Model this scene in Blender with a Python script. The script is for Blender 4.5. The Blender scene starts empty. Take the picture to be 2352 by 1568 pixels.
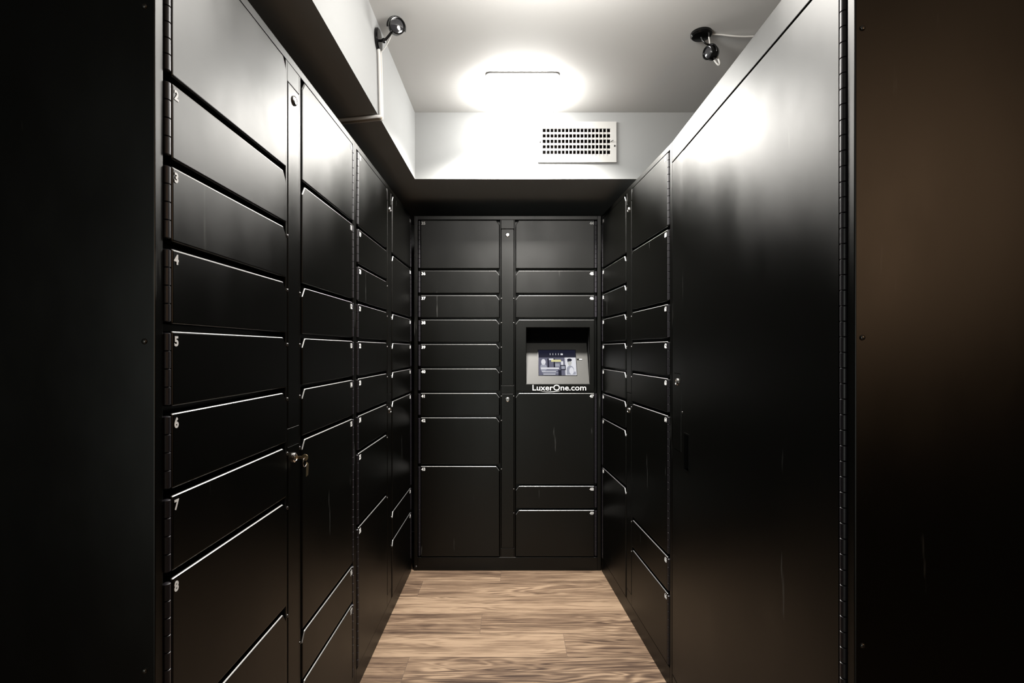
import bpy, bmesh, math, random
from mathutils import Vector, Matrix
random.seed(7)
PI = math.pi
scn = bpy.context.scene
COL = scn.collection

CAM_Z = 1.247
CEIL = 2.438          # ceiling height
SOF = 2.104           # underside of the dropped soffits
SOF_X = -0.492       # face of the left soffit
SOF_Y = 2.6475         # face of the back soffit

# ------------------------------------------------------------------ materials
def new_mat(name, color=(.5, .5, .5), rough=.5, metal=0., spec=.5, emit=None, estr=0.):
    m = bpy.data.materials.new(name); m.use_nodes = True
    b = m.node_tree.nodes['Principled BSDF']
    b.inputs['Base Color'].default_value = (*color, 1)
    b.inputs['Roughness'].default_value = rough
    b.inputs['Metallic'].default_value = metal
    b.inputs['Specular IOR Level'].default_value = spec
    if emit:
        b.inputs['Emission Color'].default_value = (*emit, 1)
        b.inputs['Emission Strength'].default_value = estr
    return m

def N(m, t, **kw):
    n = m.node_tree.nodes.new(t)
    for k, v in kw.items(): setattr(n, k, v)
    return n

def L(m, a, b): m.node_tree.links.new(a, b)

def paint_mat(name, color, r0, r1, ior, coord='Object', scale=2.2, bump=.02):
    """powder-coated sheet steel: dark body colour under a satin coat; smears change its gloss, a few fine pale scuffs"""
    m = bpy.data.materials.new(name); m.use_nodes = True
    nt = m.node_tree; nt.nodes.remove(nt.nodes['Principled BSDF']); out = nt.nodes['Material Output']
    df = N(m, 'ShaderNodeBsdfDiffuse'); gl = N(m, 'ShaderNodeBsdfAnisotropic', distribution='BECKMANN')
    gl.inputs['Color'].default_value = (.46, .458, .448, 1)
    fr = N(m, 'ShaderNodeFresnel'); fr.inputs['IOR'].default_value = ior
    ms = N(m, 'ShaderNodeMixShader')
    L(m, fr.outputs[0], ms.inputs[0]); L(m, df.outputs[0], ms.inputs[1]); L(m, gl.outputs[0], ms.inputs[2]); L(m, ms.outputs[0], out.inputs[0])
    tc = N(m, 'ShaderNodeTexCoord')
    mp = N(m, 'ShaderNodeMapping'); mp.inputs['Scale'].default_value = (1.6, 1.6, .8)
    L(m, tc.outputs[coord], mp.inputs['Vector'])
    n1 = N(m, 'ShaderNodeTexNoise'); n1.inputs['Scale'].default_value = scale
    n1.inputs['Detail'].default_value = 5; n1.inputs['Roughness'].default_value = .55
    L(m, mp.outputs['Vector'], n1.inputs['Vector'])
    mr = N(m, 'ShaderNodeMapRange')
    mr.inputs['From Min'].default_value = .35; mr.inputs['From Max'].default_value = .65
    mr.inputs['To Min'].default_value = r0; mr.inputs['To Max'].default_value = r1
    L(m, n1.outputs['Fac'], mr.inputs['Value']); L(m, mr.outputs['Result'], gl.inputs['Roughness'])
    mp2 = N(m, 'ShaderNodeMapping'); mp2.inputs['Scale'].default_value = (26, 26, 3)
    mp2.inputs['Rotation'].default_value = (.1, .12, .1)
    L(m, tc.outputs[coord], mp2.inputs['Vector'])
    n2 = N(m, 'ShaderNodeTexNoise'); n2.inputs['Scale'].default_value = 1.4; n2.inputs['Detail'].default_value = 3
    L(m, mp2.outputs['Vector'], n2.inputs['Vector'])
    rp = N(m, 'ShaderNodeMapRange'); rp.inputs['From Min'].default_value = .70; rp.inputs['From Max'].default_value = .80
    rp.inputs['To Min'].default_value = 0; rp.inputs['To Max'].default_value = .22
    L(m, n2.outputs['Fac'], rp.inputs['Value'])
    mx = N(m, 'ShaderNodeMix', data_type='RGBA')
    mx.inputs['A'].default_value = (*color, 1); mx.inputs['B'].default_value = (.16, .16, .15, 1)
    L(m, rp.outputs['Result'], mx.inputs['Factor']); L(m, mx.outputs['Result'], df.inputs['Color'])
    n3 = N(m, 'ShaderNodeTexNoise'); n3.inputs['Scale'].default_value = 420; n3.inputs['Detail'].default_value = 1
    L(m, tc.outputs[coord], n3.inputs['Vector'])
    bp = N(m, 'ShaderNodeBump'); bp.inputs['Strength'].default_value = bump; bp.inputs['Distance'].default_value = .0006
    L(m, n3.outputs['Fac'], bp.inputs['Height'])
    L(m, bp.outputs['Normal'], gl.inputs['Normal']); L(m, bp.outputs['Normal'], df.inputs['Normal'])
    return m

def wall_mat(name, color, rough=.85):
    m = new_mat(name, color, rough, 0, .25)
    b = m.node_tree.nodes['Principled BSDF']
    tc = N(m, 'ShaderNodeTexCoord')
    n = N(m, 'ShaderNodeTexNoise'); n.inputs['Scale'].default_value = 160; n.inputs['Detail'].default_value = 2
    L(m, tc.outputs['Object'], n.inputs['Vector'])
    bp = N(m, 'ShaderNodeBump'); bp.inputs['Strength'].default_value = .08; bp.inputs['Distance'].default_value = .001
    L(m, n.outputs['Fac'], bp.inputs['Height']); L(m, bp.outputs['Normal'], b.inputs['Normal'])
    return m

BLACK = paint_mat('black_powder_coat', (.0012, .0012, .0010), .40, .47, 1.62)
FRAME = paint_mat('black_frame_coat', (.0012, .0012, .0010), .41, .46, 1.62)
HINGE = new_mat('hinge_steel', (.006, .005, .007), .42, .0, .4)
EDGE = new_mat("edge_highlight", (.26, .26, .255), .42, .85)  # bright metal for upward edges, their highlight put into the colour
CAVITY = new_mat('cabinet_inside', (.002, .002, .002), .9, 0, .1)
WHITE_INK = new_mat('white_vinyl', (.44, .44, .43), .5, 0, .3, (1, 1, .97), .0)
CHROME = new_mat('chrome', (.78, .76, .74), .18, 1.)
KEYHOLE = new_mat('keyhole', (.003, .003, .003), .6)
SCREW = new_mat('screw_steel', (.06, .058, .055), .3, .9)
STEEL = new_mat('kiosk_steel', (.032, .0315, .029), .5, .1, .15)
WALL = wall_mat('wall_paint', (.21, .213, .21))
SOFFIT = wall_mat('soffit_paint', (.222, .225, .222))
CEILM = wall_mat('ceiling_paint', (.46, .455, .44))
HALL = wall_mat('hall_paint', (.06, .058, .055))
VENTW = new_mat('vent_enamel', (.36, .355, .34), .4)
DUCT = new_mat('duct_dark', (.0015, .0013, .0012), .9, 0, .0)
GLOSSBLK = new_mat('gloss_black', (.003, .003, .003), .16, 0, .3)
GLASS = new_mat('lens_glass', (.02, .02, .022), .08, 0., .8)
CABLE = new_mat('white_cable', (.40, .395, .38), .5)
BEIGE = new_mat('beige_cable', (.24, .205, .155), .5)
DIFF = new_mat('lamp_diffuser', (.9, .9, .88), .4, 0, .3, (1, .985, .955), 48.)
BASE_W = new_mat('lamp_base', (.10, .10, .098), .5)
BRASS = new_mat('brass', (.55, .42, .25), .3, 1.)

# wooden planks
PLANK = new_mat('wood_plank', (.5, .36, .24), .5, 0, .2)
def build_plank_nodes(m):
    b = m.node_tree.nodes['Principled BSDF']
    at = N(m, 'ShaderNodeAttribute', attribute_name='tone')
    tc = N(m, 'ShaderNodeTexCoord')
    sh = N(m, 'ShaderNodeCombineXYZ')
    mu = N(m, 'ShaderNodeMath', operation='MULTIPLY'); mu.inputs[1].default_value = 37.
    L(m, at.outputs['Fac'], mu.inputs[0]); L(m, mu.outputs[0], sh.inputs['X']); L(m, mu.outputs[0], sh.inputs['Z'])
    ad = N(m, 'ShaderNodeVectorMath', operation='ADD')
    L(m, tc.outputs['Object'], ad.inputs[0]); L(m, sh.outputs[0], ad.inputs[1])
    # cathedral grain : contour bands of a stretched noise
    mp = N(m, 'ShaderNodeMapping'); mp.inputs['Scale'].default_value = (.9, 7., 1)
    L(m, ad.outputs[0], mp.inputs['Vector'])
    n1 = N(m, 'ShaderNodeTexNoise'); n1.inputs['Scale'].default_value = 1.5; n1.inputs['Detail'].default_value = 2.5
    n1.inputs['Distortion'].default_value = .5
    L(m, mp.outputs[0], n1.inputs['Vector'])
    m1 = N(m, 'ShaderNodeMath', operation='MULTIPLY'); m1.inputs[1].default_value = 95.
    L(m, n1.outputs['Fac'], m1.inputs[0])
    sn = N(m, 'ShaderNodeMath', operation='SINE'); L(m, m1.outputs[0], sn.inputs[0])
    # fine streaks
    mp2 = N(m, 'ShaderNodeMapping'); mp2.inputs['Scale'].default_value = (2.2, 60., 1)
    L(m, ad.outputs[0], mp2.inputs['Vector'])
    n2 = N(m, 'ShaderNodeTexNoise'); n2.inputs['Scale'].default_value = 2.; n2.inputs['Detail'].default_value = 6
    n2.inputs['Roughness'].default_value = .65
    L(m, mp2.outputs[0], n2.inputs['Vector'])
    # broad patches
    mp3 = N(m, 'ShaderNodeMapping'); mp3.inputs['Scale'].default_value = (1.6, 11., 1)
    L(m, ad.outputs[0], mp3.inputs['Vector'])
    n3 = N(m, 'ShaderNodeTexNoise'); n3.inputs['Scale'].default_value = 1.5; n3.inputs['Detail'].default_value = 5
    L(m, mp3.outputs[0], n3.inputs['Vector'])
    # mask that lets rings show only in places
    mk = N(m, 'ShaderNodeMapRange'); mk.inputs['From Min'].default_value = .46; mk.inputs['From Max'].default_value = .66
    mk.inputs['To Min'].default_value = .02; mk.inputs['To Max'].default_value = .13
    n4 = N(m, 'ShaderNodeTexNoise'); n4.inputs['Scale'].default_value = 2.3; n4.inputs['Detail'].default_value = 1
    L(m, ad.outputs[0], n4.inputs['Vector']); L(m, n4.outputs['Fac'], mk.inputs['Value'])
    r = N(m, 'ShaderNodeMath', operation='MULTIPLY'); L(m, sn.outputs[0], r.inputs[0]); L(m, mk.outputs[0], r.inputs[1])
    s2 = N(m, 'ShaderNodeMath', operation='MULTIPLY'); s2.inputs[1].default_value = .85; L(m, n2.outputs['Fac'], s2.inputs[0])
    s3 = N(m, 'ShaderNodeMath', operation='MULTIPLY'); s3.inputs[1].default_value = .66; L(m, n3.outputs['Fac'], s3.inputs[0])
    a1 = N(m, 'ShaderNodeMath', operation='ADD'); L(m, r.outputs[0], a1.inputs[0]); L(m, s2.outputs[0], a1.inputs[1])
    a2 = N(m, 'ShaderNodeMath', operation='ADD'); L(m, a1.outputs[0], a2.inputs[0]); L(m, s3.outputs[0], a2.inputs[1])
    t1 = N(m, 'ShaderNodeMath', operation='MULTIPLY_ADD'); t1.inputs[1].default_value = .17; L(m, at.outputs['Fac'], t1.inputs[0])
    L(m, a2.outputs[0], t1.inputs[2])
    cr = N(m, 'ShaderNodeValToRGB')
    e = cr.color_ramp.elements
    e[0].position = .57; e[0].color = (0.0306, 0.0180, 0.0115, 1)
    e[1].position = 1.0; e[1].color = (0.1944, 0.1368, 0.0900, 1)
    x = cr.color_ramp.elements.new(.73); x.color = (0.0720, 0.0461, 0.0295, 1)
    x = cr.color_ramp.elements.new(.865); x.color = (0.1260, 0.0846, 0.0540, 1)
    L(m, t1.outputs[0], cr.inputs['Fac']); L(m, cr.outputs['Color'], b.inputs['Base Color'])
    bp = N(m, 'ShaderNodeBump'); bp.inputs['Strength'].default_value = .15; bp.inputs['Distance'].default_value = .0008
    L(m, a2.outputs[0], bp.inputs['Height']); L(m, bp.outputs['Normal'], b.inputs['Normal'])
build_plank_nodes(PLANK)
SEAM = new_mat('plank_seam', (.05, .032, .02), .8)

# ------------------------------------------------------------------ mesh helpers
def add_box(bm, x0, x1, y0, y1, z0, z1, mi=0):
    vs = [bm.verts.new((x, y, z)) for z in (z0, z1) for y in (y0, y1) for x in (x0, x1)]
    for q in ((0, 2, 3, 1), (4, 5, 7, 6), (0, 1, 5, 4), (2, 6, 7, 3), (0, 4, 6, 2), (1, 3, 7, 5)):
        f = bm.faces.new([vs[i] for i in q]); f.material_index = mi
    return vs

def add_prism(bm, poly, y0, y1, mi=0):
    """poly = [(x,z)...] extruded between y0 and y1"""
    a = [bm.verts.new((x, y0, z)) for x, z in poly]
    b = [bm.verts.new((x, y1, z)) for x, z in poly]
    n = len(poly)
    fs = [bm.faces.new(a), bm.faces.new(b[::-1])]
    for i in range(n):
        fs.append(bm.faces.new((a[i], b[i], b[(i + 1) % n], a[(i + 1) % n])))
    for f in fs: f.material_index = mi
    return a, b

def add_lathe(bm, prof, origin=(0, 0, 0), axis=(0, 0, 1), seg=32, mi=0):
    """prof = [(radius, height)...] turned about axis"""
    q = Vector((0, 0, 1)).rotation_difference(Vector(axis).normalized())
    o = Vector(origin); rings = []
    for r, h in prof:
        if r < 1e-6: rings.append([bm.verts.new(o + q @ Vector((0, 0, h)))])
        else: rings.append([bm.verts.new(o + q @ Vector((r * math.cos(2 * PI * i / seg), r * math.sin(2 * PI * i / seg), h))) for i in range(seg)])
    for a, b in zip(rings, rings[1:]):
        for i in range(seg):
            j = (i + 1) % seg
            if len(a) == 1 and len(b) == 1: continue
            if len(a) == 1: f = bm.faces.new((a[0], b[i], b[j]))
            elif len(b) == 1: f = bm.faces.new((a[i], b[0], a[j]))
            else: f = bm.faces.new((a[i], b[i], b[j], a[j]))
            f.material_index = mi
    for r in (rings[0], rings[-1]):
        if len(r) > 1:
            f = bm.faces.new(r); f.material_index = mi

def add_tube(bm, pts, r, seg=10, mi=0):
    pts = [Vector(p) for p in pts]; rings = []
    up = None
    for i, p in enumerate(pts):
        t = (pts[min(i + 1, len(pts) - 1)] - pts[max(i - 1, 0)]).normalized()
        if up is None:
            up = Vector((0, 0, 1)) if abs(t.z) < .9 else Vector((1, 0, 0))
        s = t.cross(up).normalized(); up = s.cross(t).normalized()
        rings.append([bm.verts.new(p + r * (math.cos(2 * PI * k / seg) * s + math.sin(2 * PI * k / seg) * up)) for k in range(seg)])
    for a, b in zip(rings, rings[1:]):
        for k in range(seg):
            f = bm.faces.new((a[k], b[k], b[(k + 1) % seg], a[(k + 1) % seg])); f.material_index = mi
    bm.faces.new(rings[0]).material_index = mi; bm.faces.new(rings[-1]).material_index = mi

def smooth_path(pts, n=8):
    P = [Vector(p) for p in pts]; P = [P[0]] + P + [P[-1]]; out = []
    for i in range(1, len(P) - 2):
        for k in range(n):
            t = k / n
            out.append(.5 * ((2 * P[i]) + (-P[i - 1] + P[i + 1]) * t + (2 * P[i - 1] - 5 * P[i] + 4 * P[i + 1] - P[i + 2]) * t * t
                             + (-P[i - 1] + 3 * P[i] - 3 * P[i + 1] + P[i + 2]) * t ** 3))
    out.append(P[-2]); return out

def bevel_all(bm, w, seg=2, ang=30):
    bmesh.ops.recalc_face_normals(bm, faces=bm.faces); bm.normal_update()
    es = [e for e in bm.edges if len(e.link_faces) == 2 and e.calc_face_angle(0) > math.radians(ang)]
    bmesh.ops.bevel(bm, geom=es, offset=w, segments=seg, profile=.5, affect='EDGES', clamp_overlap=True)

def obj(name, bm, mats, parent=None, smooth=None, loc=None):
    bmesh.ops.recalc_face_normals(bm, faces=bm.faces)
    me = bpy.data.meshes.new(name); bm.to_mesh(me); bm.free()
    for m in (mats if isinstance(mats, (list, tuple)) else [mats]): me.materials.append(m)
    if smooth: me.shade_smooth(); me.set_sharp_from_angle(angle=math.radians(smooth))
    o = bpy.data.objects.new(name, me); COL.objects.link(o)
    if parent: o.parent = parent
    if loc: o.location = loc
    return o

def copy_obj(src, parent, loc=None, rot=None):
    o = src.copy(); COL.objects.link(o); o.parent = parent
    if loc is not None: o.location = loc
    if rot is not None: o.rotation_euler = rot
    return o

def thing(name, label, cat, loc=(0, 0, 0), rz=0, group=None):
    o = bpy.data.objects.new(name, None); COL.objects.link(o)
    o.location = loc; o.rotation_euler = (0, 0, rz); o['label'] = label; o['category'] = cat
    o.empty_display_size = .1
    if group: o['group'] = group
    return o

def struct(name, bm, m, label, cat, smooth=None):
    o = obj(name, bm, m, smooth=smooth); o['kind'] = 'structure'; o['label'] = label; o['category'] = cat
    return o

_tc = {}
def text_mesh(s, size, thick=.0004, fat=.0, align='CENTER'):
    key = (s, size, thick, fat, align)
    if key in _tc: return _tc[key]
    cu = bpy.data.curves.new('t', 'FONT'); cu.body = s; cu.size = size; cu.extrude = thick; cu.offset = fat
    cu.align_x = align; cu.align_y = 'CENTER'; cu.resolution_u = 3
    o = bpy.data.objects.new('t', cu); COL.objects.link(o)
    bpy.context.view_layer.update()
    dg = bpy.context.evaluated_depsgraph_get()
    me = bpy.data.meshes.new_from_object(o.evaluated_get(dg)); me.name = 'lettering'
    bpy.data.objects.remove(o); bpy.data.curves.remove(cu)
    # stand it up: text plane XY -> XZ, facing -Y
    me.transform(Matrix.Rotation(PI / 2, 4, 'X'))
    me.materials.clear(); me.materials.append(WHITE_INK)
    _tc[key] = me; return me

# ------------------------------------------------------------------ locker banks
H = 2.003
ROW_A = [1.977, 1.693, 1.554, 1.416, 1.278, 1.140, 1.002, .864, .590]
ROW_B = [1.977, 1.693, 1.416, 1.278, 1.140, 1.002, .478, .342]
ROW_K = [1.977, 1.693, 1.554, 1.416, 1.002, .478, .342]
BOT = .081
GAP = .0125
FACE = -.0035         # door faces stand a little proud of the frame
DEP = .58
shared = {}

def screw_mesh():
    if 'screw' not in shared:
        bm = bmesh.new()
        add_lathe(bm, [(.0046, .001), (.0046, -.001), (.0038, -.0024), (.002, -.0032), (0, -.0034)], axis=(0, 1, 0), seg=14)
        o = obj('screw', bm, SCREW, smooth=50); shared['screw'] = o.data; bpy.data.objects.remove(o)
    return shared['screw']

def add_screw(parent, x, y, z, rz=0, s=1.):
    o = bpy.data.objects.new('screw', screw_mesh()); COL.objects.link(o); o.parent = parent
    o.location = (x, y, z); o.rotation_euler = (0, 0, rz); o.scale = (s, s, s)
    return o

def hinge_mesh(h):
    k = round(h, 4)
    if ('h', k) not in shared:
        bm = bmesh.new(); n = max(2, int(round(h / .027))); st = h / n; prof = []
        for i in range(n):
            z = i * st; r = .0066
            prof += [(r * .72, z), (r, z + .0012), (r, z + st - .0012), (r * .72, z + st)]
        add_lathe(bm, prof, seg=14)
        add_box(bm, -.0012, .012, .0035, .0055, .002, h - .002)
        o = obj('hinge', bm, HINGE, smooth=35); shared[('h', k)] = o.data; bpy.data.objects.remove(o)
    return shared[('h', k)]

def door_poly(x0, x1, z0, z1, cut_right):
    c, d = .018, .025
    if cut_right: return [(x0, z0), (x1, z0), (x1, z1 - d), (x1 - c, z1), (x0, z1)]
    return [(x0, z0), (x1, z0), (x1, z1), (x0 + c, z1), (x0, z1 - d)]

def make_door(parent, x0, x1, z0, z1, hinge_left, number):
    bm = bmesh.new()
    add_prism(bm, door_poly(x0, x1, z0, z1, hinge_left), FACE, .022)
    bevel_all(bm, .0032, 3)
    for f in bm.faces:
        f.normal_update()
    bmesh.ops.recalc_face_normals(bm, faces=bm.faces)
    for f in bm.faces:                       # paler metal paints a highlight line along the upper edge
        if f.normal.z > .3 and f.calc_center_median().y < .004: f.material_index = 1
    d = obj('door', bm, [BLACK, EDGE], parent)
    hx = x0 - .009 if hinge_left else x1 + .009
    h = bpy.data.objects.new('hinge', hinge_mesh(z1 - z0 - .006)); COL.objects.link(h); h.parent = d
    h.location = (hx, .001, z0 + .003)
    if not hinge_left: h.scale = (-1, 1, 1)
    t = bpy.data.objects.new('number_decal', text_mesh(str(number), .0225, .0003, .0009, 'LEFT' if hinge_left else 'RIGHT'))
    COL.objects.link(t); t.parent = d
    t.location = (x0 + .004 if hinge_left else x1 - .004, FACE - .0006, z1 - .0175)
    return d

def lock_panel(parent, x0, x1, z0, z1, zl):
    bm = bmesh.new(); add_box(bm, x0, x1, -.0012, .012, z0, z1); bevel_all(bm, .0012, 2)
    p = obj('lock_panel', bm, BLACK, parent)
    make_lock(p, (x0 + x1) / 2, -.0012, zl)
    return p

def make_lock(parent, x, y, z):
    bm = bmesh.new()
    add_lathe(bm, [(.0125, .0006), (.0125, -.003), (.0105, -.0052), (.0085, -.0058), (.008, -.0048), (.0, -.0048)], axis=(0, 1, 0), seg=28)
    l = obj('lock', bm, CHROME, parent, smooth=40, loc=(x, y, z))
    add = bmesh.new(); add_box(add, x - .0011, x + .0011, y - .0054, y - .0042, z - .005, z + .005)
    obj('keyhole', add, KEYHOLE, l if parent.parent is None else parent)
    if parent.parent is None:
        pass
    return l

def make_bank(name, label, cat, loc, rz, W, rows1, rows2, n0, kiosk=False, group='black parcel locker banks'):
    t = thing(name, label, cat, loc, rz, group)
    c0, c1 = .038, .482
    e0, e1 = W - .482 + .0, W - .038
    # frame
    bm = bmesh.new(); R = .034
    if kiosk:                                  # leave a bay for the console pocket
        add_box(bm, c0 - .018, .62, R, DEP, 0, H); add_box(bm, 1.0, W - c0 + .018, R, DEP, 0, H)
        add_box(bm, .62, 1.0, R, DEP, 0, 1.04); add_box(bm, .62, 1.0, R, DEP, 1.39, H); add_box(bm, .62, 1.0, .2, DEP, 1.04, 1.39)
    else: add_box(bm, c0 - .018, W - c0 + .018, R, DEP, 0, H)
    add_box(bm, 0, c0 - .018, 0, DEP, 0, H)
    add_box(bm, W - c0 + .018, W, 0, DEP, 0, H)
    add_box(bm, c0 - .018, W - c0 + .018, 0, R, 1.9815, H)
    add_box(bm, c0 - .018, W - c0 + .018, 0, R, 0, BOT - .0055)
    p0, p1 = (W - .069) / 2, (W + .069) / 2       # lock panel slot
    m0, m1 = c1 + .004, e0 - .004
    zb, zt, zm0, zm1 = BOT - .0055, 1.9815, 1.0, 1.046
    add_box(bm, m0, p0 - .0022, 0, R, zb, zt); add_box(bm, p1 + .0022, m1, 0, R, zb, zt)
    add_box(bm, p0 - .0022, p1 + .0022, 0, R, 1.9305, zt)
    add_box(bm, p0 - .0022, p1 + .0022, 0, R, zm0, zm1)
    add_box(bm, p0 - .0022, p1 + .0022, 0, R, zb, .126)
    bevel_all(bm, .0018, 3)
    obj('body', bm, FRAME, t)
    lock_panel(t, p0, p1, 1.048, 1.928, 1.896)
    lock_panel(t, p0, p1, .128, .998, .966)
    n = n0
    for (x0, x1, rows, left) in ((c0, c1, rows1, True), (e0, e1, rows2, False)):
        for i, zt_ in enumerate(rows):
            zb_ = rows[i + 1] + GAP if i + 1 < len(rows) else BOT
            if kiosk and not left and i == 3:
                make_kiosk(t, x0, x1, zb_, zt_); 
            else:
                make_door(t, x0, x1, zb_, zt_, left, n); n += 1
            if i > 1:
                add_screw(t, (m0 + .0075) if left else (m1 - .0075), 0, zt_ - .018)
    return t

# kiosk : steel slope set in a deep opening, screen, lettering
def make_kiosk(t, x0, x1, z0, z1):
    # positions are measured along the bank from its left end
    X = lambda wx: wx - BACK_X
    ox0, ox1, oz0, oz1 = X(.0762), X(.4335), 1.055, 1.3725
    bm = bmesh.new()
    F = FACE
    # plate with opening made of four bars (mitred ring) plus the pocket behind
    outer = door_poly(x0, x1, z0, z1, False)
    inner = [(ox0, oz0), (ox1, oz0), (ox1, oz1), (ox0, oz1)]
    lv = {}
    for y in (F, .022):
        es = []
        for nm_, lp in (('o', outer), ('i', inner)):
            vs = [bm.verts.new((px, y, pz)) for px, pz in lp]; lv[nm_, y] = vs
            es += [bm.edges.new((vs[i], vs[(i + 1) % len(vs)])) for i in range(len(vs))]
        bmesh.ops.triangle_fill(bm, use_beauty=True, use_dissolve=False, edges=es)
    for nm_ in 'oi':
        p_, q_ = lv[nm_, F], lv[nm_, .022]
        for i in range(len(p_)): bm.faces.new((p_[i], q_[i], q_[(i + 1) % len(p_)], p_[(i + 1) % len(p_)]))
    bevel_all(bm, .0026, 3)
    bmesh.ops.recalc_face_normals(bm, faces=bm.faces)
    for f in bm.faces:
        if f.normal.z > .3 and f.calc_center_median().z > z1 - .03 and f.calc_center_median().y < .004: f.material_index = 1
    k = obj('kiosk_panel', bm, [BLACK, EDGE], t)
    bm = bmesh.new()
    # pocket : back, top, sides (front open)
    D = .135
    add_box(bm, ox0 - .004, ox1 + .004, D, D + .004, oz0 - .004, oz1 + .004)
    add_box(bm, ox0 - .004, ox1 + .004, .0225, D, oz1, oz1 + .004)
    add_box(bm, ox0 - .004, ox0, .0225, D, oz0, oz1)
    add_box(bm, ox1, ox1 + .004, .0225, D, oz0, oz1)
    obj('recess', bm, CAVITY, k)
    # sloped console
    bm = bmesh.new()
    A = Vector((0, .0, 1.055)); B = Vector((0, .122, 1.287))
    dirv = (B - A).normalized(); nrm = Vector((0, -dirv.z, dirv.y))
    L_ = (B - A).length
    def P(x, s, lift=0): return Vector((x, 0, 0)) + A + dirv * s + nrm * lift
    def slab(bm, x0, x1, s0, s1, h0, h1, mi=0):
        vs = [bm.verts.new(P(x, s, h)) for h in (h0, h1) for s in (s0, s1) for x in (x0, x1)]
        for q in ((0, 2, 3, 1), (4, 5, 7, 6), (0, 1, 5, 4), (2, 6, 7, 3), (0, 4, 6, 2), (1, 3, 7, 5)):
            f = bm.faces.new([vs[i] for i in q]); f.material_index = mi
    slab(bm, ox0 + .0005, ox1 - .0005, 0.0, L_, -.003, 0)
    bevel_all(bm, .001, 2)
    obj('console_plate', bm, STEEL, k)
    # screen
    s0, s1 = .2 * L_, .815 * L_
    sx0, sx1 = X(.148), X(.3635)
    bm = bmesh.new()
    slab(bm, sx0 - .003, sx1 + .003, s0 - .003, s1 + .003, 0.0001, .0012, 0)
    W_, H_ = sx1 - sx0, s1 - s0
    def R(u0, u1, v0, v1, mi, lay=1): slab(bm, sx0 + u0 * W_, sx0 + u1 * W_, s0 + v0 * H_, s0 + v1 * H_, .0012, .0012 + .0003 * lay, mi)
    def E(cu, cv, ru, rv, mi, lay=3, seg=16):
        vs = [bm.verts.new(P(sx0 + (cu + ru * math.cos(2 * PI * i / seg)) * W_, s0 + (cv + rv * math.sin(2 * PI * i / seg)) * H_, .0012 + .0003 * lay)) for i in range(seg)]
        f = bm.faces.new(vs); f.material_index = mi
    R(0, 1, 0, 1, 1)
    R(.0, .72, .0, .70, 2, 2)            # grey photo
    R(.70, 1, .0, .70, 3, 2)            # white part with the figure
    E(.13, .52, .06, .12, 3, 3); E(.13, .30, .09, .16, 4, 3)       # blurred figure on the left
    R(.24, .28, .30, .66, 1, 3); R(.40, .44, .30, .66, 1, 3); R(.28, .40, .60, .66, 3, 3)
    R(.44, .56, .34, .46, 4, 3); R(.60, .66, .30, .55, 3, 3)
    R(.34, .60, .53, .61, 5, 4)                                   # yellow block
    R(.06, .54, .24, .30, 3, 4)
    for i, (a, b_) in enumerate(((.06, .50), (.08, .46), (.10, .52), (.12, .44))): R(a, b_, .18 - .05 * i, .205 - .05 * i, 3 if i % 2 else 4, 4)
    for i in range(5): R(.31 + .075 * i, .322 + .075 * i, .80, .87, 3, 3)
    R(.60, .66, .80, .86, 3, 3)
    # figure holding a tablet-like box
    E(.83, .50, .055, .13, 6, 3); E(.83, .60, .065, .06, 1, 4); R(.775, .80, .52, .60, 1, 4)
    E(.84, .20, .10, .18, 4, 3); E(.87, .17, .06, .14, 3, 4); R(.74, .98, .02, .14, 4, 3)
    R(.58, .72, .20, .40, 1, 4); R(.60, .70, .24, .36, 4, 5)
    R(.52, .60, .0, .20, 1, 4)
    scr = obj('touchscreen', bm, [GLOSSBLK, SC_NAVY, SC_GREY, SC_WHITE, SC_MID, SC_YEL, SC_SKIN], k)
    # little key lock and dimple at the right
    bm = bmesh.new(); kx = X(.3765)
    slab(bm, kx - .006, kx + .006, .575 * L_, .60 * L_, 0, .004, 0); slab(bm, kx + .006, kx + .022, .57 * L_, .592 * L_, .001, .004, 1)
    obj('card_slot', bm, [GLOSSBLK, WHITE_INK], k)
    # lettering under the console
    w = (1346 - 1223) / 406.5
    me = text_mesh('LuxerOne.com', .0455, .0004, .0004, 'CENTER')
    o = bpy.data.objects.new('lettering', me); COL.objects.link(o); o.parent = k
    xs = [v.co.x for v in me.vertices]; wd = max(xs) - min(xs)
    o.scale = (w / wd, 1, 1)
    o.location = (X((1284.5 - 1178) / 406.5) - (max(xs) + min(xs)) / 2 * w / wd, FACE - .0008, CAM_Z + (803 - 890.5) / 406.5)
    # swoosh under the letters
    bm = bmesh.new(); up, dn = [], []
    for i in range(21):
        q = i / 20; xx = X((1240 + 46 * q - 1178) / 406.5); zz = CAM_Z + (803 - 897.0 - 2.6 * math.sin(PI * q ** .8)) / 406.5
        th = .0034 * math.sin(PI * q) ** .7 * (.3 + q) + .0002
        up.append((xx, zz + th / 2)); dn.append((xx, zz - th / 2))
    add_prism(bm, up + dn[::-1], FACE - .0012, FACE - .0004)
    obj('swoosh', bm, WHITE_INK, k)
    return k

def scr(name, c, s=1.): return new_mat(name, (.002, .002, .002), .6, 0, .0, c, s)
SC_NAVY = scr('screen_navy', (.012, .013, .028)); SC_GREY = scr('screen_grey', (.13, .13, .18))
SC_WHITE = scr('screen_white', (.72, .72, .76)); SC_MID = scr('screen_mid', (.33, .34, .40))
SC_YEL = scr('screen_yellow', (.70, .66, .32)); SC_SKIN = scr('screen_skin', (.50, .50, .48))

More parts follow.
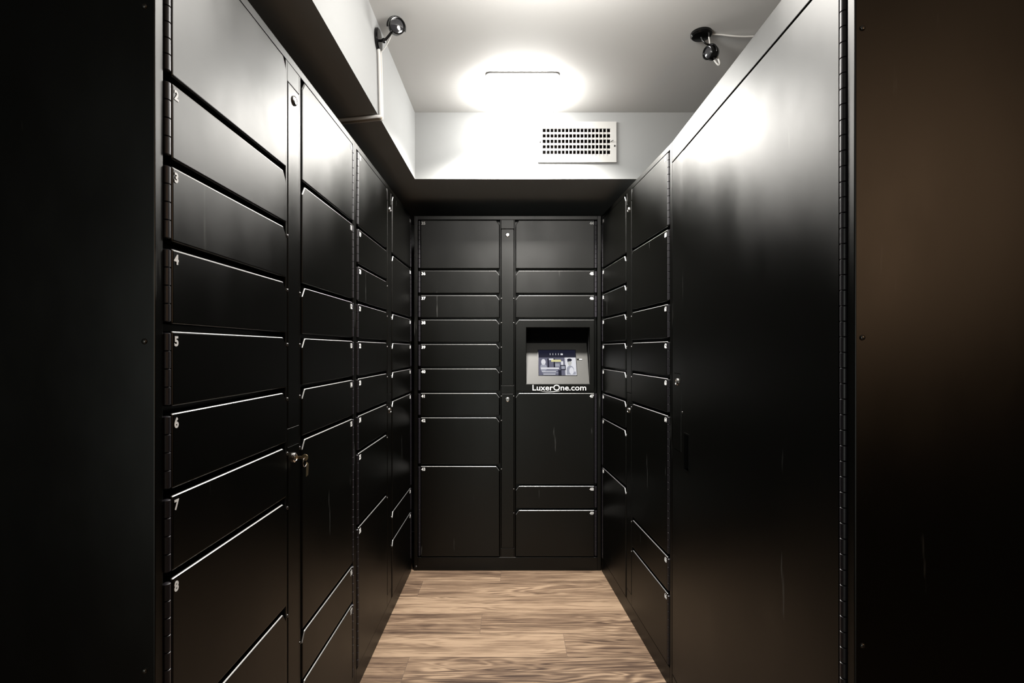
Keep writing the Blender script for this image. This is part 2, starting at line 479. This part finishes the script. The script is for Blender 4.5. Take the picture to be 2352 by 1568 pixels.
BACK_X, BACK_Y, BACK_W = -.558, 2.978, 1.056
LW = 1.065
left_near = make_bank('parcel_locker', 'black locker bank at left nearest the camera, doors 1 to 17, keys in lower lock',
                      'locker', (-.573, .844, 0), PI / 2, LW, ROW_A, ROW_B, 1)
left_far = make_bank('parcel_locker', 'black locker bank at left in the far corner, doors 18 to 34',
                     'locker', (-.573, .844 + LW + .001, 0), PI / 2, LW, ROW_A, ROW_B, 18)
back = make_bank('parcel_locker', 'black locker bank on the back wall with steel touchscreen kiosk, doors 35 to 49',
                 'locker', (BACK_X, BACK_Y, 0), 0, BACK_W, ROW_A, ROW_K, 35, kiosk=True)
A_ = Vector((.501, 2.976)); B_ = Vector((.5795, 1.9205)); dd = B_ - A_
right_far = make_bank('parcel_locker', 'black locker bank at right between back wall and tall plain door, doors 50 to 66',
                      'locker', (A_.x, A_.y, 0), math.atan2(dd.y, dd.x), dd.length, ROW_A, ROW_B, 50)

# end-panel screws on the near left bank (local -X end faces the camera)
for z in (1.247 + (803 - 14) / 1437, 1.247 + (803 - 784) / 1437, 1.247 + (803 - 1541) / 1437):
    add_screw(left_near, 0, .0165, z, -PI / 2, 1.0)

# tall oversize cabinet at right
def make_oversize():
    W = 1.920 - .893
    t = thing('parcel_cabinet', 'tall black cabinet at right with one large plain door and recessed pull', 'cabinet', (.579, 1.9195, 0), -PI / 2)
    bm = bmesh.new(); R = .034
    add_box(bm, 0, W - .021, R, DEP, 0, H)
    add_box(bm, W - .021, W, 0, DEP, 0, H)
    add_box(bm, .0, W - .021, 0, R, 1.927, H)
    add_box(bm, .0, .006, 0, R, 0, 1.927)
    add_box(bm, .006, W - .021, 0, R, 0, .07)
    bevel_all(bm, .0035, 4)
    obj('body', bm, FRAME, t)
    # lock strip beside the door (u = along the cabinet, from its far end)
    dep = lambda px: 1211 * .579 / (px - 1178)
    U = lambda px: 1.9195 - dep(px)
    s0, s1 = .0085, U(1569.5)
    bm = bmesh.new()
    a0, a1 = U(1549.5), U(1564.5)
    za, zb = 1.163, .894
    add_box(bm, s0, a0 - .0015, 0, .03, .073, 1.9235); add_box(bm, a1 + .0015, s1, 0, .03, .073, 1.9235)
    add_box(bm, a0 - .0015, a1 + .0015, 0, .03, za + .0015, 1.9235); add_box(bm, a0 - .0015, a1 + .0015, 0, .03, .073, zb - .0015)
    bmesh.ops.remove_doubles(bm, verts=bm.verts, dist=1e-6)
    obj('lock_post', bm, BLACK, t)
    bm = bmesh.new(); add_box(bm, a0, a1, -.001, .012, zb, za); bevel_all(bm, .0012, 2)
    p = obj('lock_panel', bm, BLACK, t)
    make_lock(p, (a0 + a1) / 2, -.001, 1.134)
    add_screw(t, s1 - .008, 0, 1.247 - (946.6 - 803) / 671)
    # door with a recessed pull
    d0, d1 = s1 + .003, W - .040
    h0, h1 = U(1574), U(1585); hz0, hz1 = 1.247 - (1081 - 803) / 697, 1.247 - (999 - 803) / 697
    bm = bmesh.new(); F = -.003; T = .028
    add_box(bm, d0, h0, F, T, .075, 1.9185); add_box(bm, h1, d1, F, T, .075, 1.9185)
    add_box(bm, h0, h1, F, T, .075, hz0); add_box(bm, h0, h1, F, T, hz1, 1.9185)
    bmesh.ops.remove_doubles(bm, verts=bm.verts, dist=1e-6)
    # keep only the outer skin so the big face is seamless
    kill = []
    for f in bm.faces:
        c = f.calc_center_median(); n_ = f.normal
        if abs(abs(n_.x) - 1) < .01 and (abs(c.x - h0) < 1e-4 or abs(c.x - h1) < 1e-4) and not (hz0 < c.z < hz1): pass
    dr = obj('door', bm, BLACK, t)
    bm = bmesh.new()
    add_box(bm, h0 - .0015, h0 + .0015, F - .002, .024, hz0, hz1); add_box(bm, h1 - .0015, h1 + .0015, F - .002, .024, hz0, hz1)
    add_box(bm, h0 - .0015, h1 + .0015, F - .002, .024, hz0 - .004, hz0); add_box(bm, h0 - .0015, h1 + .0015, F - .002, .024, hz1, hz1 + .004)
    add_box(bm, h0, h1, .020, .024, hz0, hz1)
    obj('recessed_pull', bm, FRAME, dr)
    h = bpy.data.objects.new('hinge', hinge_mesh(1.9225 - .075 - .006)); COL.objects.link(h); h.parent = dr
    h.location = (d1 + .009, .001, .078); h.scale = (-1, 1, 1)
    for z in (1.247 + (803 - 65) / 1357, 1.247 + (803 - 775) / 1357, 1.247 + (803 - 1482) / 1357):
        add_screw(t, W, .0125, z, PI / 2, 1.0)
    return t
oversize = make_oversize()

# key hanging from the lower lock of the near left bank
kt = thing('key', 'small brass key with tag hanging from the lower lock of the nearest left bank', 'key', (-.573, .844 + LW / 2, .966), PI / 2)
bm = bmesh.new()
add_box(bm, -.0012, .0012, -.026, -.0068, -.0035, .0035)
add_lathe(bm, [(.0001, -.0011), (.0085, -.0011), (.0085, .0011), (.0001, .0011)], origin=(0, -.030, 0), axis=(1, 0, 0), seg=20)
obj('blade', bm, BRASS, kt, smooth=40)
bm = bmesh.new(); pts = [(.012 * math.sin(a) + .0, -.030, -.012 + .012 * math.cos(a)) for a in [2 * PI * i / 24 for i in range(25)]]
add_tube(bm, pts, .0007, 6); obj('ring', bm, CHROME, kt, smooth=60)
bm = bmesh.new(); add_prism(bm, [(.008, -.052), (.020, -.050), (.024, -.022), (.016, -.016), (.010, -.022)], -.031, -.0295)
obj('tag', bm, BRASS, kt)

# ------------------------------------------------------------------ room shell
X0, X1, Y0, Y1 = -1.9, 1.9, -2.6, 3.62
def box_struct(name, boxes, m, label, cat):
    bm = bmesh.new()
    for b in boxes: add_box(bm, *b)
    return struct(name, bm, m, label, cat)
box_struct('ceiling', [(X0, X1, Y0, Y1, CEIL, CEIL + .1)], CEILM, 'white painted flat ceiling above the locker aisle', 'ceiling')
box_struct('wall_back', [(X0, X1, Y1, Y1 + .1, 0, CEIL)], WALL, 'white wall behind the back lockers', 'wall')
box_struct('wall_left', [(X0 - .1, X0, Y0, Y1, 0, CEIL), (X0, -1.17, .95, Y1, 0, CEIL)], HALL, 'dark wall behind the left lockers', 'wall')
box_struct('wall_right', [(X1, X1 + .1, Y0, Y1, 0, CEIL), (1.19, X1, .98, Y1, 0, CEIL)], HALL, 'dark wall behind the right lockers', 'wall')
box_struct('wall_front', [(X0, X1, Y0 - .1, Y0, 0, CEIL)], HALL, 'dark wall behind the camera', 'wall')
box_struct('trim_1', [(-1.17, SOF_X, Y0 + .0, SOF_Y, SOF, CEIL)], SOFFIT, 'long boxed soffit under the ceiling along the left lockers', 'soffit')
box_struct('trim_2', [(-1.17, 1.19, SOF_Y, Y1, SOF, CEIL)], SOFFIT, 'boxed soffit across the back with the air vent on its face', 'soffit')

# floor of planks laid across the aisle
bm = bmesh.new(); lay = bm.loops.layers.float.new('tone')
joints = {0: [-.067], -1: [-.484, .9], -2: [-1.05, .62], -3: [-.145, 1.1], -4: [.221, -1.0], -5: [-.42, .85]}
edge0 = 2.84 + .175
for k in range(-33, 4):
    y1 = edge0 + .175 * k; y0 = y1 - .175
    y0, y1 = max(Y0, y0), min(y1, Y1)
    if y1 - y0 < .01: continue
    js = joints.get(k, [random.uniform(-1.4, -.4), random.uniform(.1, 1.2)])
    xs = [X0] + sorted(js) + [X1]
    for a, b in zip(xs, xs[1:]):
        g = .0006
        vs = [bm.verts.new(p) for p in ((a + g, y0 + g * 1.6, 0), (b - g, y0 + g * 1.6, 0), (b - g, y1 - g * 1.6, 0), (a + g, y1 - g * 1.6, 0))]
        f = bm.faces.new(vs); tone = random.random()
        for lp in f.loops: lp[lay] = tone
        e = bm.verts
vs = [bm.verts.new(p) for p in ((X0, Y0, -.0008), (X1, Y0, -.0008), (X1, Y1, -.0008), (X0, Y1, -.0008))]
f = bm.faces.new(vs); f.material_index = 1
vs2 = add_box(bm, X0, X1, Y0, Y1, -.1, -.002, 1)
struct('floor', bm, [PLANK, SEAM], 'light brown wood plank floor laid across the aisle', 'floor')

# ------------------------------------------------------------------ ceiling lamp
LX, LY = .042, 2.26 + .159
lamp = thing('ceiling_light', 'glowing white square flush ceiling light with rounded diffuser', 'ceiling light', (LX, LY, CEIL))
lamp.scale = (1.092,) * 3
def square_loft(bm, prof, n=10):
    """prof: [(half width, corner radius, z)] -> stacked rounded squares, closed at the end"""
    rings = []
    for hw, cr, z in prof:
        ring = []
        for q, (sx, sy) in enumerate(((1, 1), (-1, 1), (-1, -1), (1, -1))):
            cx, cy = sx * (hw - cr), sy * (hw - cr)
            for i in range(n + 1):
                a = PI / 2 * q + PI / 2 * i / n
                ring.append(bm.verts.new((cx + cr * math.cos(a), cy + cr * math.sin(a), z)))
        rings.append(ring)
    m = len(rings[0])
    for a, b in zip(rings, rings[1:]):
        for i in range(m): bm.faces.new((a[i], b[i], b[(i + 1) % m], a[(i + 1) % m]))
    bm.faces.new(rings[0]); bm.faces.new(rings[-1])
bm = bmesh.new(); square_loft(bm, [(.146, .02, -.0005), (.146, .02, -.006), (.143, .02, -.007)])
obj('base_plate', bm, BASE_W, lamp, smooth=40)
bm = bmesh.new()
prof = [(.141, .028, -.007), (.1445, .032, -.018)]
for i in range(1, 13):
    a = PI / 2 * i / 12; prof.append((.1445 - .115 * (1 - math.cos(a)), .032 - .008 * i / 12, -.018 - .072 * math.sin(a)))
square_loft(bm, prof); obj('diffuser', bm, DIFF, lamp, smooth=60)

# ------------------------------------------------------------------ air vent
VS = 457.4
VX, VZ, VW, VH = 147 / VS, CAM_Z + (803 - 327.5) / VS, 180 / VS, 93 / VS
vent = thing('air_vent', 'white metal air vent grille on the back soffit beside the ceiling light', 'vent', (VX, SOF_Y, VZ - VH / 2))
bm = bmesh.new()
gx0, gx1 = (1246 - 1325) / VS, (1401 - 1325) / VS
gz0, gz1 = VH / 2 + (327.5 - 359.5) / VS, VH / 2 + (327.5 - 297) / VS
def ring(bm, a0, a1, b0, b1, c0, c1, d0, d1, y0, y1):
    add_box(bm, a0, b0, y0, y1, c0, c1); add_box(bm, b1, a1, y0, y1, c0, c1)
    add_box(bm, b0, b1, y0, y1, c0, d0); add_box(bm, b0, b1, y0, y1, d1, c1)
ring(bm, -VW / 2, VW / 2, gx0, gx1, 0, VH, gz0, gz1, -.010, .0)
obj('vent_frame', bm, VENTW, vent)
bm = bmesh.new(); add_box(bm, gx0, gx1, -.0012, -.0002, gz0, gz1); obj('duct_opening', bm, DUCT, vent)
ncol, nrow = 18, 5
pitch = (gx1 - gx0) / ncol; rp = (gz1 - gz0) / nrow
for i in range(1, ncol):
    bm = bmesh.new(); x = gx0 + pitch * i; add_box(bm, x - .0020, x + .0020, -.0085, -.0014, gz0, gz1)
    obj('vertical_louvre', bm, VENTW, vent)
for i in range(0, nrow):
    bm = bmesh.new(); z = gz0 + rp * (i + .04) + rp * .0 
    c = z + rp * .0
    add_prism(bm, [(gx0, c), (gx1, c), (gx1, c + .0095), (gx0, c + .0095)], -.0062, -.0016)
    obj('horizontal_louvre', bm, VENTW, vent)
bm = bmesh.new(); add_tube(bm, [(gx1 + .0, -.011, VH / 2 + .0), (gx1 + .010, -.018, VH / 2 + .004), (gx1 + .014, -.017, VH / 2 + .006)], .0016, 8)
obj('damper_lever', bm, SCREW, vent, smooth=60)
add_screw(vent, -VW / 2 + .012, -.010, VH / 2); add_screw(vent, VW / 2 - .009, -.010, VH / 2 - .02)

# ------------------------------------------------------------------ spotlights
def spot_head(parent, c, d, r=.026):
    """round bullet head at c pointing along d, bezel ring and lens"""
    d = Vector(d).normalized(); c = Vector(c)
    bm = bmesh.new()
    add_lathe(bm, [(0, -.030), (.010, -.029), (.019, -.024), (.0245, -.013), (r, 0), (r, .012), (r - .002, .014), (r - .004, .0135), (r - .005, .009), (0, .009)],
              origin=c, axis=d, seg=36)
    h = obj('lamp_head', bm, GLOSSBLK, parent, smooth=35)
    bm = bmesh.new()
    add_lathe(bm, [(r - .005, .0095), (.016, .0105), (.010, .0125), (0, .0135)], origin=c, axis=d, seg=28)
    obj('lens', bm, GLASS, h, smooth=60)
    bm = bmesh.new()
    s = d.cross(Vector((0, 0, 1))).normalized(); u = s.cross(d)
    pts = [c - d * .004 + (r + .0035) * (math.cos(a) * s + math.sin(a) * u) for a in [PI * i / 16 * 1.15 - .2 for i in range(17)]]
    add_tube(bm, pts, .0028, 8); obj('yoke', bm, GLOSSBLK, h, smooth=60)
    return h

# left one : disc on the soffit face
by, bz = 1.910, CAM_Z + 1.121
sl = thing('spotlight', 'small black spotlight on the left soffit face, head pointing at the aisle', 'spotlight', (SOF_X, by, bz), 0, 'black mini spotlights')
sl.scale = (1.09,) * 3
bm = bmesh.new(); add_lathe(bm, [(.037, 0), (.037, .006), (.033, .010), (.010, .0115), (.0, .0115)], axis=(1, 0, 0), seg=40)
obj('mounting_plate', bm, GLOSSBLK, sl, smooth=35)
hc = Vector((.0725, -.035, .024))
bm = bmesh.new(); add_tube(bm, smooth_path([(.010, 0, -.002), (.026, -.006, -.004), (.042, -.016, .004), (.056, -.026, .014)]), .0042, 10)
add_lathe(bm, [(0, -.007), (.007, -.004), (.007, .004), (0, .007)], origin=(.024, -.006, -.005), axis=(0, 1, 0), seg=16)
obj('swivel_arm', bm, GLOSSBLK, sl, smooth=50)
spot_head(sl, hc, (.42, -.9, -.25))
bm = bmesh.new(); add_tube(bm, smooth_path([(.056, -.024, .010), (.040, -.012, -.014), (.022, -.004, -.034), (.006, .0, -.046)]), .0016, 8)
obj('cable', bm, CABLE, sl, smooth=60)

# right one : disc on the ceiling
rx, ry = .709, 1.984
sr = thing('spotlight', 'small black spotlight on the ceiling over the right cabinet, head hanging down', 'spotlight', (rx, ry, CEIL), 0, 'black mini spotlights')
sr.scale = (1.09,) * 3
bm = bmesh.new(); add_lathe(bm, [(.036, 0), (.036, -.008), (.031, -.013), (.010, -.0145), (.0, -.0145)], axis=(0, 0, 1), seg=40)
obj('mounting_plate', bm, GLOSSBLK, sr, smooth=35)
hc = Vector((.030, .0, -.068))
bm = bmesh.new(); add_tube(bm, smooth_path([(.0, 0, -.013), (.006, -.002, -.028), (.016, -.002, -.038), (.030, .0, -.040)]), .0032, 10)
obj('swivel_arm', bm, GLOSSBLK, sr, smooth=50)
spot_head(sr, hc, (-.88, -.42, -.20), .0225)
bm = bmesh.new()
add_tube(bm, smooth_path([(.026, .0, -.012), (.030, .004, -.026), (.031, .006, -.040)]), .0024, 8)
add_tube(bm, smooth_path([(.046, .008, -.086), (.056, .008, -.100), (.064, .008, -.106), (.066, .008, -.096), (.058, .008, -.078)]), .0030, 8)
obj('cable', bm, CABLE, sr, smooth=60)
bm = bmesh.new()
add_tube(bm, smooth_path([(.034, .0, -.004), (.07, .003, -.004), (.11, .0, -.010), (.15, .0, -.012), (.22, .0, -.010), (.32, .01, -.004)]), .0028, 8)
obj('supply_cable', bm, CABLE, sr, smooth=60)

# surface cable from the left spotlight down the soffit face and across its underside
cr_ = thing('cable_run', 'beige cables running from the left spotlight down and under the soffit', 'cable', (SOF_X, 1.915, SOF))
for i, off in enumerate((-.011, 0, .011)):
    bm = bmesh.new(); e = .0062
    add_tube(bm, smooth_path([(e, off, bz - .036 - SOF), (e, .010 + off, .19), (e, .022 + off, .06), (e, .028 + off, .0)], 6) +
             [Vector((e - .001, .024 + off, -.005)), Vector((-.004, .018 + off, -.0068)), Vector((-.07, .034 + off, -.0068)), Vector((-.17, .056 + off, -.0068)), Vector((-.26, .07 + off, -.0068))], .0064, 10)
    obj('cable', bm, BEIGE if i == 1 else CABLE, cr_, smooth=60)

# levelling bolt at the foot of the back bank
lb = add_screw(back, .012, -.0, .022, 0, 1.4)

# ------------------------------------------------------------------ lights
def area(name, loc, rot, size, power, color=(1, 1, 1), spread=180, shape='SQUARE', size_y=None):
    l = bpy.data.lights.new(name, 'AREA'); l.energy = power; l.color = color; l.size = size; l.shape = shape
    if size_y: l.size_y = size_y
    l.spread = math.radians(spread)
    o = bpy.data.objects.new(name, l); COL.objects.link(o); o.location = loc; o.rotation_euler = rot
    return o
area('lamp_downlight', (LX, LY, CEIL - .101), (0, 0, 0), .18, 93, (1, .965, .92), 142)
pl = bpy.data.lights.new('hall_lamp', 'POINT'); pl.energy = 30; pl.color = (1, .62, .36); pl.shadow_soft_size = .16
po = bpy.data.objects.new('hall_lamp', pl); COL.objects.link(po); po.location = (1.42, -.6, 1.78)

p2 = bpy.data.lights.new('aisle_lamp', 'POINT'); p2.energy = 47; p2.color = (1, .97, .93); p2.shadow_soft_size = .14
q2 = bpy.data.objects.new('aisle_lamp', p2); COL.objects.link(q2); q2.location = (.10, 1.38, 2.27)
area('hall_fill', (-.95, -2.55, 1.25), (PI / 2, 0, 0), .6, 34, (.95, 1, .93), 180, 'RECTANGLE', 2.0)  # unseen soft fill added behind the camera to lift the left end panel
w = bpy.data.worlds.new('world'); scn.world = w; w.use_nodes = True
w.node_tree.nodes['Background'].inputs[0].default_value = (.02, .02, .02, 1)
w.node_tree.nodes['Background'].inputs[1].default_value = 1

# ------------------------------------------------------------------ camera
cam = bpy.data.cameras.new('camera'); co = bpy.data.objects.new('camera', cam); COL.objects.link(co)
co.location = (0, 0, CAM_Z); co.rotation_euler = (PI / 2, 0, 0)
cam.sensor_width = 36; cam.lens = 36 * 1211 / 2352
cam.shift_y = (803 - 784) / 2352; cam.shift_x = -(1178 - 1176) / 2352
cam.clip_start = .02
scn.camera = co

vs = scn.view_settings
scn.display_settings.display_device = 'sRGB'
vs.view_transform = 'Standard'; vs.look = 'None'; vs.exposure = 0; vs.gamma = 1; vs.use_curve_mapping = False
scn.cycles.max_bounces = 8; scn.cycles.diffuse_bounces = 5; scn.cycles.glossy_bounces = 4
scn.cycles.sample_clamp_indirect = 6
scn.cycles.use_denoising = True
